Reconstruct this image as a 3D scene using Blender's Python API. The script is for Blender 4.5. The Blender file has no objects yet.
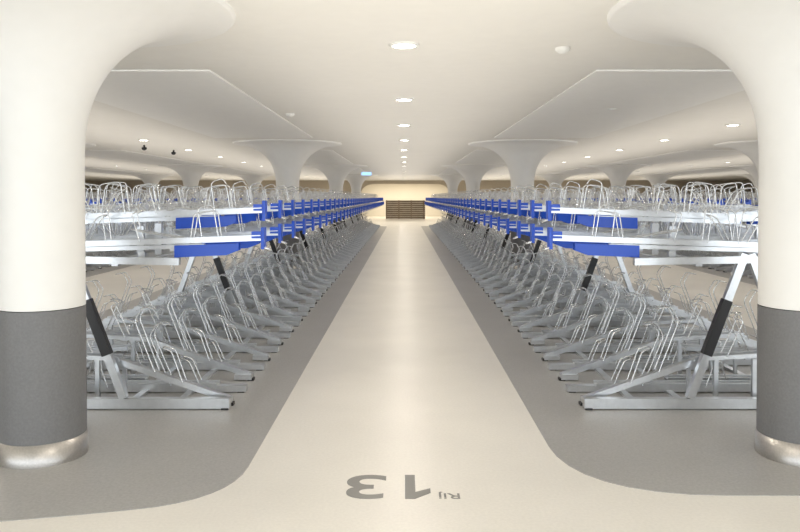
import bpy, math, random
from mathutils import Vector, Matrix
random.seed(3)
sc=bpy.context.scene
sc.view_settings.view_transform='Standard'
sc.view_settings.exposure=0.0
COL=sc.collection

# ---------------------------------------------------------------- materials
def mat(name,col,rough=.5,metal=0.,noise=None,emit=None,spec=.5,coat=0.,bump=None):
    m=bpy.data.materials.new(name); m.use_nodes=True
    nt=m.node_tree; b=nt.nodes['Principled BSDF']
    b.inputs['Base Color'].default_value=(*col,1); b.inputs['Roughness'].default_value=rough
    b.inputs['Metallic'].default_value=metal
    b.inputs['Specular IOR Level'].default_value=spec
    b.inputs['Coat Weight'].default_value=coat
    b.inputs['Coat Roughness'].default_value=.15
    if emit:
        b.inputs['Emission Color'].default_value=(*emit[0],1); b.inputs['Emission Strength'].default_value=emit[1]
    if noise:
        sc_,amt,sc2,amt2=noise
        g=nt.nodes.new('ShaderNodeNewGeometry')
        n1=nt.nodes.new('ShaderNodeTexNoise'); n1.inputs['Scale'].default_value=sc_; n1.inputs['Detail'].default_value=4
        n2=nt.nodes.new('ShaderNodeTexNoise'); n2.inputs['Scale'].default_value=sc2; n2.inputs['Detail'].default_value=3
        nt.links.new(g.outputs['Position'],n1.inputs['Vector']); nt.links.new(g.outputs['Position'],n2.inputs['Vector'])
        r1=nt.nodes.new('ShaderNodeMapRange'); r1.inputs['From Min'].default_value=.3; r1.inputs['From Max'].default_value=.7
        r1.inputs['To Min'].default_value=1-amt; r1.inputs['To Max'].default_value=1+amt
        r2=nt.nodes.new('ShaderNodeMapRange'); r2.inputs['From Min'].default_value=.3; r2.inputs['From Max'].default_value=.7
        r2.inputs['To Min'].default_value=1-amt2; r2.inputs['To Max'].default_value=1+amt2
        nt.links.new(n1.outputs['Fac'],r1.inputs['Value']); nt.links.new(n2.outputs['Fac'],r2.inputs['Value'])
        mu=nt.nodes.new('ShaderNodeMath'); mu.operation='MULTIPLY'
        nt.links.new(r1.outputs[0],mu.inputs[0]); nt.links.new(r2.outputs[0],mu.inputs[1])
        v=nt.nodes.new('ShaderNodeVectorMath'); v.operation='SCALE'; v.inputs[0].default_value=col
        nt.links.new(mu.outputs[0],v.inputs['Scale']); nt.links.new(v.outputs[0],b.inputs['Base Color'])
    return m
M_pale=mat('floor_pale_resin',(.755,.73,.68),.32,noise=(1.2,.04,60,.035),spec=.42)
M_grey=mat('floor_grey_resin',(.365,.36,.352),.36,noise=(.9,.06,70,.10))
M_ceil=mat('ceiling_plaster',(.85,.83,.785),.8,noise=(.6,.015,8,.01))
M_panel=mat('ceiling_panel_white',(.93,.92,.895),.75,noise=(.6,.01,8,.01))
M_col=mat('column_white_plaster',(.87,.86,.835),.6,noise=(1.5,.012,10,.01))
M_dark=mat('column_grey_coating',(.175,.174,.178),.5,noise=(2,.03,80,.08))
M_band=mat('brushed_steel_band',(.46,.44,.42),.36,metal=.9,noise=(3,.03,90,.08))
M_galv=mat('galvanised_steel',(.66,.68,.705),.30,metal=.78,noise=(6,.05,30,.04))
M_wire=mat('galvanised_wire',(.74,.75,.76),.26,metal=.85)
M_blue=mat('blue_powder_coat',(.006,.075,.56),.35,coat=.15)
M_blk=mat('black_plastic',(.02,.02,.022),.45)
M_lens=mat('downlight_lens',(1,1,1),.5,emit=((1,.95,.85),25))
M_trim=mat('downlight_ring',(.85,.84,.8),.4)
M_mark=mat('floor_marking_paint',(.24,.235,.225),.5)
M_wall=mat('wall_warm_plaster',(.55,.48,.38),.8,noise=(.8,.03,8,.02))
M_arch=mat('lobby_white_plaster',(.84,.79,.70),.7,noise=(.8,.02,8,.01))
M_wood=mat('brown_timber',(.20,.15,.105),.6,noise=(3,.2,30,.15))
M_sign=mat('sign_face',(.1,.3,.7),.5,emit=((.35,.6,1),1.5))

# ---------------------------------------------------------------- mesh helper
class MB:
    def __init__(s): s.v=[];s.f=[];s.m=[];s.sm=[]
    def add(s,v,f,mi,smooth=False):
        o=len(s.v); s.v+=[tuple(p) for p in v]
        for q in f: s.f.append(tuple(i+o for i in q)); s.m.append(mi); s.sm.append(smooth)
    def merge(s,o,fn):
        b=len(s.v); s.v+=[fn(p) for p in o.v]
        flip=fn((1,0,0))[0]-fn((0,0,0))[0]<0
        for q in o.f: s.f.append(tuple(i+b for i in (q[::-1] if flip else q)))
        s.m+=o.m; s.sm+=o.sm
    def obj(s,name,mats,loc=(0,0,0)):
        me=bpy.data.meshes.new(name); me.from_pydata(s.v,[],s.f)
        for m in mats: me.materials.append(m)
        me.polygons.foreach_set('material_index',s.m); me.polygons.foreach_set('use_smooth',s.sm)
        me.update(); o=bpy.data.objects.new(name,me); o.location=loc; COL.objects.link(o); return o
def box(mb,c,d,mi):
    cx,cy,cz=c; x,y,z=[k/2 for k in d]
    v=[(cx+i*x,cy+j*y,cz+k*z) for i in(-1,1) for j in(-1,1) for k in(-1,1)]
    mb.add(v,[(0,1,3,2),(4,6,7,5),(0,4,5,1),(2,3,7,6),(0,2,6,4),(1,5,7,3)],mi)
def beam(mb,a,b,w,h,mi,y=0.):
    """rectangular bar in the u-z plane from a to b (u,z); w along y, h perpendicular"""
    a=Vector((a[0],y,a[1])); b=Vector((b[0],y,b[1])); d=(b-a).normalized()
    n=Vector((-d.z,0,d.x)); 
    if n.z<0: n=-n
    v=[p+n*(k*h/2)+Vector((0,j*w/2,0)) for p in(a,b) for j in(-1,1) for k in(-1,1)]
    mb.add(v,[(0,1,3,2),(4,6,7,5),(0,4,5,1),(2,3,7,6),(0,2,6,4),(1,5,7,3)],mi)
def gutter(mb,a,b,w,h,mi,y=0.,t=.008):
    beam(mb,a,b,w,t*1.5,mi,y)
    for s in(-1,1):
        beam(mb,(a[0],a[1]+h/2),(b[0],b[1]+h/2),t,h,mi,y+s*w/2)
        beam(mb,(a[0],a[1]+h),(b[0],b[1]+h),.02,.006,mi,y+s*(w/2+.008))
def rounded(pts,r=.05,n=3):
    P=[Vector(p) for p in pts]; out=[P[0]]
    for i in range(1,len(P)-1):
        a,b,c=P[i-1],P[i],P[i+1]
        r1=min(r,(a-b).length*.45,(c-b).length*.45)
        s=b+(a-b).normalized()*r1; e=b+(c-b).normalized()*r1
        for k in range(n+1):
            t=k/n; out.append(s*(1-t)**2+b*2*t*(1-t)+e*t*t)
    out.append(P[-1]); return out
def tube(mb,pts,r,mi,sides=5,rr=.05,n=3):
    P=rounded(pts,rr,n); V=[];F=[]
    nrm=None
    for i,p in enumerate(P):
        d=(P[min(i+1,len(P)-1)]-P[max(i-1,0)]).normalized()
        if nrm is None:
            nrm=d.orthogonal().normalized()
        else:
            nrm=(nrm-d*nrm.dot(d))
            nrm=nrm.normalized() if nrm.length>1e-5 else d.orthogonal().normalized()
        bn=d.cross(nrm)
        for k in range(sides):
            a=2*math.pi*k/sides; V.append(p+nrm*math.cos(a)*r+bn*math.sin(a)*r)
    for i in range(len(P)-1):
        for k in range(sides):
            k2=(k+1)%sides; F.append((i*sides+k,i*sides+k2,(i+1)*sides+k2,(i+1)*sides+k))
    mb.add(V,F,mi,True)

# ---------------------------------------------------------------- bicycle rack slots (u = distance toward aisle)
G,W,B,K=0,1,2,3
def hoop(mb,u0,z0,u1,z1,w,top=.06,r=.005,rr=.03):
    """inverted U standing across the rail, leaning from (u0,z0) to (u1,z1), hooked forward"""
    tube(mb,[(u0,-w,z0),(u1,-w,z1),(u1+top,-w*.8,z1+.02),(u1+top,w*.8,z1+.02),(u1,w,z1),(u0,w,z0)],r,W,rr=rr)
def cage(mb,ua,za,ub,zb,h,w,r=.005):
    """rectangular side loops either side of the wheel"""
    for s in(-1,1):
        tube(mb,[(ua,s*w,za),(ua-.03,s*w*1.2,za+h),(ub+.03,s*w*1.2,zb+h*.93),(ub,s*w,zb)],r,W,rr=.035)
def upper(kind,short):
    m=MB(); end=.36 if short else -.36
    hi=kind=='hi'
    zt=1.385 if hi else 1.195; tip=1.30 if hi else 1.36
    sl=.035
    zz=lambda u: zt-(tip-u)*sl
    gutter(m,(tip,zz(tip)),(end,zz(end)),.095,.032,G)
    beam(m,(.95,zz(.95)-.030),(max(end,-.15),zz(0)-.030),.035,.03,G)
    box(m,(tip+.012,0,zt+.01),(.024,.085,.155),B)
    box(m,(tip-.03,0,zt+.035),(.07,.105,.05),B)
    s0=tip-.20 if hi else tip-.16; s1=s0-.46
    for s in(-1,1):
        y=s*.030
        v=[]
        for yy in(y-.004,y+.004):
            v+= [(s0,yy,zz(s0)-.02),(s0+.0,yy,zz(s0)-.07),(s0-.09,yy,zz(s0)-.105),(s1,yy,zz(s1)-.105),(s1,yy,zz(s1)-.02)]
        f=[(0,1,2,3,4),(9,8,7,6,5)]+[(i,5+i,5+(i+1)%5,(i+1)%5) for i in range(5)]
        m.add(v,f,B)
    tube(m,[(tip,-.03,zt-.05),(tip+.06,-.03,zt-.075),(tip+.06,.03,zt-.075),(tip,.03,zt-.05)],.007,W)
    cage(m,1.06,zz(1.06)+.02,.86,zz(.86)+.02,.20,.045,.0045)
    # handlebar hook rising from the cage
    tube(m,[(.93,0,zz(.93)+.02),(.90,0,zz(.9)+.24),(.99,0,zz(.9)+.27),(1.02,0,zz(.9)+.23)],.005,W,rr=.03)
    tube(m,[(.80,-.045,zz(.8)+.03),(.45,-.05,zz(.45)+.10),(.42,0,zz(.45)+.11),(.45,.05,zz(.45)+.10),(.80,.045,zz(.8)+.03)],.0045,W,rr=.03)
    if not short:
        cage(m,.26,zz(.26)+.02,.04,zz(.04)+.02,.25,.05,.0045)
        hoop(m,-.02,zz(0)+.02,-.12,zz(0)+.20,.05,-.05)
    hoop(m,.50,zz(.4)+.02,.44,zz(.4)+.22,.05,.07,.0045)
    for u in (.5,-.3):
        if short and u<0: continue
        h=zz(u)-.06-1.06
        if h>.02: box(m,(u,0,1.06+h/2),(.05,.04,h),G)
    return m
def lower(kind,short):
    m=MB(); end=.36 if short else -.34
    hi=kind=='hi'
    if hi:
        beam(m,(1.14,.035),(1.0,.035),.08,.045,G)
        beam(m,(1.12,.045),(.30,.33),.05,.042,G)
        if not short:
            gutter(m,(.34,.33),(end,.37),.07,.025,G)
            box(m,(-.1,0,.17),(.03,.03,.33),G)
        box(m,(.37,0,.155),(.025,.025,.29),G)
        tube(m,[(.60,-.045,.25),(.46,-.05,.62),(.52,-.045,.72),(.60,-.04,.70),(.60,.04,.70),(.52,.045,.72),(.46,.05,.62),(.60,.045,.25)],.005,W,rr=.03)
        hoop(m,.80,.17,.72,.40,.045,-.07)
    else:
        beam(m,(1.17,.033),(end,.033),.075,.045,G)
        gutter(m,(.95,.054),(end,.054),.08,.022,G)
        tube(m,[(.60,-.045,.06),(.44,-.05,.44),(.50,-.045,.54),(.58,-.04,.52),(.58,.04,.52),(.50,.045,.54),(.44,.05,.44),(.60,.045,.06)],.005,W,rr=.03)
        hoop(m,.82,.06,.74,.25,.045,-.07)
    if not short: hoop(m,.12,.36 if hi else .05,.0,.62 if hi else .40,.055,.08)
    box(m,(1.13,0,.012),(.05,.06,.022),K)
    return m
T={}
for k in('hi','lo'):
    for s in(False,True):
        a=upper(k,s); b=lower('hi' if k=='lo' else 'lo',s); a.merge(b,lambda p:p); T[(k,s)]=a
N=30; PITCH=11/N; COLY=15.34-5.28
def make_bay(nslots):
    R=MB(); L=nslots*PITCH
    for i in range(nslots):
        for side in(1,-1):
            y=i*PITCH+(.10 if side<0 else .10+PITCH/2)
            if y>L-.05: continue
            k='lo' if i%2==0 else 'hi'
            short=abs(y-COLY)<.36
            R.merge(T[(k,short)],(lambda p,side=side,y=y:(p[0]*side,p[1]+y,p[2])))
    for u in(.34,-.34,.62,-.62):
        box(R,(u,L/2,1.035 if abs(u)<.5 else 1.05),(.045,L,.045),G)
    for u in(.75,-.75,.40,-.40):
        box(R,(u,L/2,.014),(.05,L,.02),G)
    n=int(L/3.667+.5)
    for j in range(n+1):
        y=min(j*3.6667+.0,L-.03)-(.02 if j else 0)
        for s in(1,-1):
            beam(R,(s*1.15,.045),(0,.045),.06,.07,G,y)
            box(R,(s*1.12,y,.008),(.05,.08,.014),K)
            a=Vector((s*.40,.08)); b=Vector((s*.02,1.10))
            P=lambda t:tuple(a+(b-a)*t)
            beam(R,P(0),P(1),.045,.055,G,y)
            if s<0: beam(R,P(.30),P(.68),.055,.066,K,y)
            beam(R,(s*.80,1.045),(0,1.06),.05,.05,G,y)
    return R
R=make_bay(N)
bay=R.obj('bicycle_rack',[M_galv,M_wire,M_blue,M_blk])
bay.location=(2.42,5.28,0)
rows=[2.42,-2.38,7.52,-7.48,12.62,-12.58,17.72,-17.68]
first=True
for x in rows:
    for k in range(3):
        if first: first=False; continue
        o=bpy.data.objects.new('bicycle_rack',bay.data); o.location=(x,5.28+11*k,0); COL.objects.link(o)
        if x<0: o.scale.x=-1

# ---------------------------------------------------------------- floor / ceiling
CZ=2.6
def plane(name,x0,x1,y0,y1,z0,z1,m):
    b=MB(); box(b,((x0+x1)/2,(y0+y1)/2,(z0+z1)/2),(x1-x0,y1-y0,z1-z0),0); return b.obj(name,[m])
plane('floor',-23,23,-5,58,-.2,0,M_pale)
plane('ceiling',-23,23,-5,58,CZ,CZ+.2,M_ceil)
def poly(name,pts,z0,z1,m):
    n=len(pts); b=MB()
    v=[(p[0],p[1],z0) for p in pts]+[(p[0],p[1],z1) for p in pts]
    b.add(v,[tuple(range(n))[::-1],tuple(range(n,2*n))]+[(i,(i+1)%n,n+(i+1)%n,n+i) for i in range(n)],0)
    return b.obj(name,[m])
def smooth2(pts,r=.3):
    P=[Vector((p[0],p[1],0)) for p in pts]; n=len(P); out=[]
    for i in range(n):
        a,b,c=P[i-1],P[i],P[(i+1)%n]; rr=min(r,(a-b).length*.45,(c-b).length*.45)
        s=b+(a-b).normalized()*rr; e=b+(c-b).normalized()*rr
        for k in range(9):
            t=k/8; out.append(tuple((s*(1-t)**2+b*2*t*(1-t)+e*t*t).to_2d()))
    return out
YE=38.9
poly('floor_grey_bay',smooth2([(.87,3.74),(3.98,3.74),(3.98,YE),(.87,YE)],.75),0,.003,M_grey)
poly('floor_grey_bay',smooth2([(-.865,YE),(-3.94,YE),(-3.94,3.1),(-1.85,3.43),(-.865,3.68)],.9),0,.003,M_grey)
for x in rows[2:]:
    poly('floor_grey_bay',smooth2([(x-1.55,3.74),(x+1.55,3.74),(x+1.55,YE),(x-1.55,YE)],.75),0,.003,M_grey)

# ---------------------------------------------------------------- columns
def lathe(mb,prof,mi,seg=64):
    n=len(prof); V=[(r*math.cos(2*math.pi*k/seg),r*math.sin(2*math.pi*k/seg),z) for r,z in prof for k in range(seg)]
    F=[(i*seg+k,i*seg+(k+1)%seg,(i+1)*seg+(k+1)%seg,(i+1)*seg+k) for i in range(n-1) for k in range(seg)]
    mb.add(V,F,mi,True)
c=MB(); r0=.235
prof=[(r0,.87)]+[(r0,z) for z in(1.2,1.5,1.70)]
for k in range(1,25):
    a=math.pi/2*k/24
    prof.append((r0+.86*(1-math.cos(a))**1.2, 1.70+.870*math.sin(a)**1.0))
prof=prof[:-1]+[(r0+.85,2.572)]
lathe(c,prof,0)
lathe(c,[(r0+.85,2.572),(r0+.862,2.576),(r0+.868,2.601)],0)
lathe(c,[(r0-.02,.866),(r0-.002,.872),(r0,.875)],0)
lathe(c,[(r0+.001,.12),(r0+.001,.866)],1)
lathe(c,[(r0,.128),(r0+.008,.128),(r0+.008,0)],2)
c0=None
def column(x,y):
    global c0
    if c0 is None: c0=c.obj('mushroom_column',[M_col,M_dark,M_band],(x,y,0))
    else:
        o=bpy.data.objects.new('mushroom_column',c0.data); o.location=(x,y,0); COL.objects.link(o)
column(-2.10,4.34); column(2.31,4.34)
for x in rows:
    for k in range(4):
        if k==0 and abs(x)<3: continue
        column(x,4.34+11*k)

for x in rows:
    xc=x+(.14 if x>0 else -.2) if abs(x)<3 else x
    for k in range(3):
        plane('ceiling_panel',xc-.9,xc+.9,6.5+11*k,13.8+11*k,CZ-.014,CZ+.001,M_panel)

# ---------------------------------------------------------------- downlights
d=MB()
lathe(d,[(.11,.0),(.11,-.012),(.095,-.018),(.082,-.010)],0,32)
seg=32; d.add([(.082*math.cos(2*math.pi*k/seg),.082*math.sin(2*math.pi*k/seg),-.012) for k in range(seg)],[tuple(range(seg))[::-1]],1)
d0=None
def down(x,y,e):
    global d0
    if d0 is None: d0=d.obj('ceiling_downlight',[M_trim,M_lens],(x,y,CZ)); o=d0
    else:
        o=bpy.data.objects.new('ceiling_downlight',d0.data); o.location=(x,y,CZ); COL.objects.link(o)
    lo=bpy.data.objects.new('lamp',LD); lo.parent=o; lo.location=(0,0,-.03); COL.objects.link(lo)
LD=bpy.data.lights.new('downlight','SPOT'); LD.energy=58; LD.color=(1,.91,.785); LD.spot_size=math.radians(168); LD.spot_blend=.6; LD.shadow_soft_size=.09
for x in(0,5.0,-5.0,10.1,-10.1,15.2,-15.2):
    ys=[5.43+3*i for i in range(14)]+[48.5]
    if abs(x)<1: ys=[-3.5,-.5,2.4]+ys
    elif abs(x)<6: ys=[-.5]+ys
    if abs(x)>11: ys=ys[1::2]
    for y in ys: down(x,y,1)
# added fill over each aisle, facing up to brighten the ceiling; no real fixtures
UL=bpy.data.lights.new('ceiling_fill_light','AREA'); UL.shape='RECTANGLE'; UL.size=2.4; UL.size_y=50; UL.energy=230; UL.color=(1,.94,.85)
for x in (0,5.07,-5.03,10.1,-10.1,15.2,-15.2):
    lo=bpy.data.objects.new('ceiling_fill_light',UL); lo.location=(x,23,1.60); lo.rotation_euler=(math.pi,0,0); COL.objects.link(lo)

# ---------------------------------------------------------------- walls / far end arch
plane('wall_left',-23.2,-23,-5,58,-.2,CZ+.2,M_wall)
plane('wall_right',23,23.2,-5,58,-.2,CZ+.2,M_wall)
plane('wall_back',-23,23,58,58.2,-.2,CZ+.2,M_arch)
def farwall():
    b=MB(); x0,x1,zt,r=-2.9,3.1,2.38,.9
    arch=[(x0,0)]
    for k in range(9):
        a=math.pi-math.pi/2*k/8; arch.append((x0+r+r*math.cos(a),zt-r*.75+r*.75*math.sin(a)))
    for k in range(9):
        a=math.pi/2-math.pi/2*k/8; arch.append((x1-r+r*math.cos(a),zt-r*.75+r*.75*math.sin(a)))
    arch.append((x1,0))
    y0,y1=50.,50.5
    n=len(arch)
    for y in(y0,y1):
        V=[(p[0],y,p[1]) for p in arch]+[(p[0],y,CZ) for p in arch]
        b.add(V,[(i,i+1,n+i+1,n+i) for i in range(n-1)],0)
        b.add([(-23,y,0),(x0,y,0),(x0,y,CZ),(-23,y,CZ),(x1,y,0),(23,y,0),(23,y,CZ),(x1,y,CZ)],[(0,1,2,3),(4,5,6,7)],0)
    V=[(p[0],y0,p[1]) for p in arch]+[(p[0],y1,p[1]) for p in arch]
    b.add(V,[(i,i+1,n+i+1,n+i) for i in range(n-1)],0)
    b.obj('wall_far',[M_wall])
farwall()
w=MB()
for i in range(9): box(w,(.1,51.5,.08+i*.14),(2.7,.10,.125),0)
for x in(-1.2,-.35,.5,1.35): box(w,(x,51.58,.64),(.08,.08,1.28),0)
w.obj('timber_slat_screen',[M_wood])
A=bpy.data.lights.new('lobby_lamp','AREA'); A.energy=260; A.size=6; A.size_y=5; A.shape='RECTANGLE'; A.color=(1,.9,.72)
lo=bpy.data.objects.new('lobby_ceiling_lamp',A); lo.location=(0.1,54.5,CZ-.05); COL.objects.link(lo)

# ---------------------------------------------------------------- small ceiling fittings
def fitting(name,x,y,dark):
    b=MB(); lathe(b,[(.055,0),(.055,-.02),(.04,-.03),(.03,-.04),(.0,-.045)],0,24)
    b.obj(name,[M_blk if dark else M_trim],(x,y,CZ))
fitting('smoke_detector',1.17,5.55,False); fitting('smoke_detector',2.55,9.2,False)
fitting('smoke_detector',-1.5,5.9+4,False)
for x,y in((-5.5,15.9),(-5.4,17.6)):
    b=MB(); lathe(b,[(0,0),(.02,0),(.02,-.04),(.05,-.05),(.055,-.075),(.04,-.10),(0,-.115)],0,24)
    b.obj('security_camera',[M_blk],(x,y,CZ-.001))
b=MB(); box(b,(0,0,-.17),(.42,.05,.16),0); box(b,(0,0,-.17),(.38,.056,.12),1)
box(b,(-.15,0,-.05),(.012,.012,.1),0); box(b,(.15,0,-.05),(.012,.012,.1),0)
b.obj('hanging_sign',[M_trim,M_sign],(-1.5,30,CZ))

# ---------------------------------------------------------------- floor lettering "Rij 13"
def text(s,off):
    cu=bpy.data.curves.new('t','FONT'); cu.body=s; cu.size=.4; cu.extrude=.0006; cu.offset=off; cu.align_x='LEFT'
    o=bpy.data.objects.new('t',cu); COL.objects.link(o)
    bpy.context.view_layer.update()
    me=bpy.data.meshes.new_from_object(o.evaluated_get(bpy.context.evaluated_depsgraph_get()))
    bpy.data.objects.remove(o); me.materials.clear(); me.materials.append(M_mark)
    xs=[v.co.x for v in me.vertices]; ys=[v.co.y for v in me.vertices]
    return me,(min(xs),max(xs),min(ys),max(ys))
def place(s,xa,xb,ya,yb,off):
    """glyphs fill xa..xb (world), ya..yb; read from the far side (rotated 180)"""
    me,(x0,x1,y0,y1)=text(s,off)
    for v in me.vertices:
        tx=(v.co.x-x0)/(x1-x0); ty=(v.co.y-y0)/(y1-y0)
        v.co=(xb-(xb-xa)*tx, yb-(yb-ya)*ty, .0012+v.co.z)
    o=bpy.data.objects.new('digit',me); COL.objects.link(o); return o
e=bpy.data.objects.new('floor_lettering_rij_13',None); COL.objects.link(e)
for nm,s,xa,xb,ya,yb,off in(('digit_3','3',-.30,-.095,3.70,4.02,.005),('word_rij','Rij',.175,.28,3.70,3.79,.001)):
    o=place(s,xa,xb,ya,yb,off); o.name=nm; o.parent=e
o=poly('digit_1',[(.005,4.02),(.005,3.70),(.055,3.70),(.135,3.775),(.135,3.835),(.058,3.785),(.058,4.02)],.0004,.0018,M_mark); o.parent=e

# ---------------------------------------------------------------- world (daylight through the open entrance behind the camera)
wd=bpy.data.worlds.new('World'); sc.world=wd; wd.use_nodes=True
bg=wd.node_tree.nodes['Background']; bg.inputs[0].default_value=(.87,.94,1,1); bg.inputs[1].default_value=3.4

cam=bpy.data.cameras.new('cam'); co=bpy.data.objects.new('camera',cam); COL.objects.link(co)
co.location=(0,0,1.5); co.rotation_euler=(math.radians(89),0,0)
cam.sensor_width=36; cam.lens=33.75; cam.shift_x=-.005; cam.shift_y=-(69-13.1)/800
cam.clip_end=200
sc.camera=co
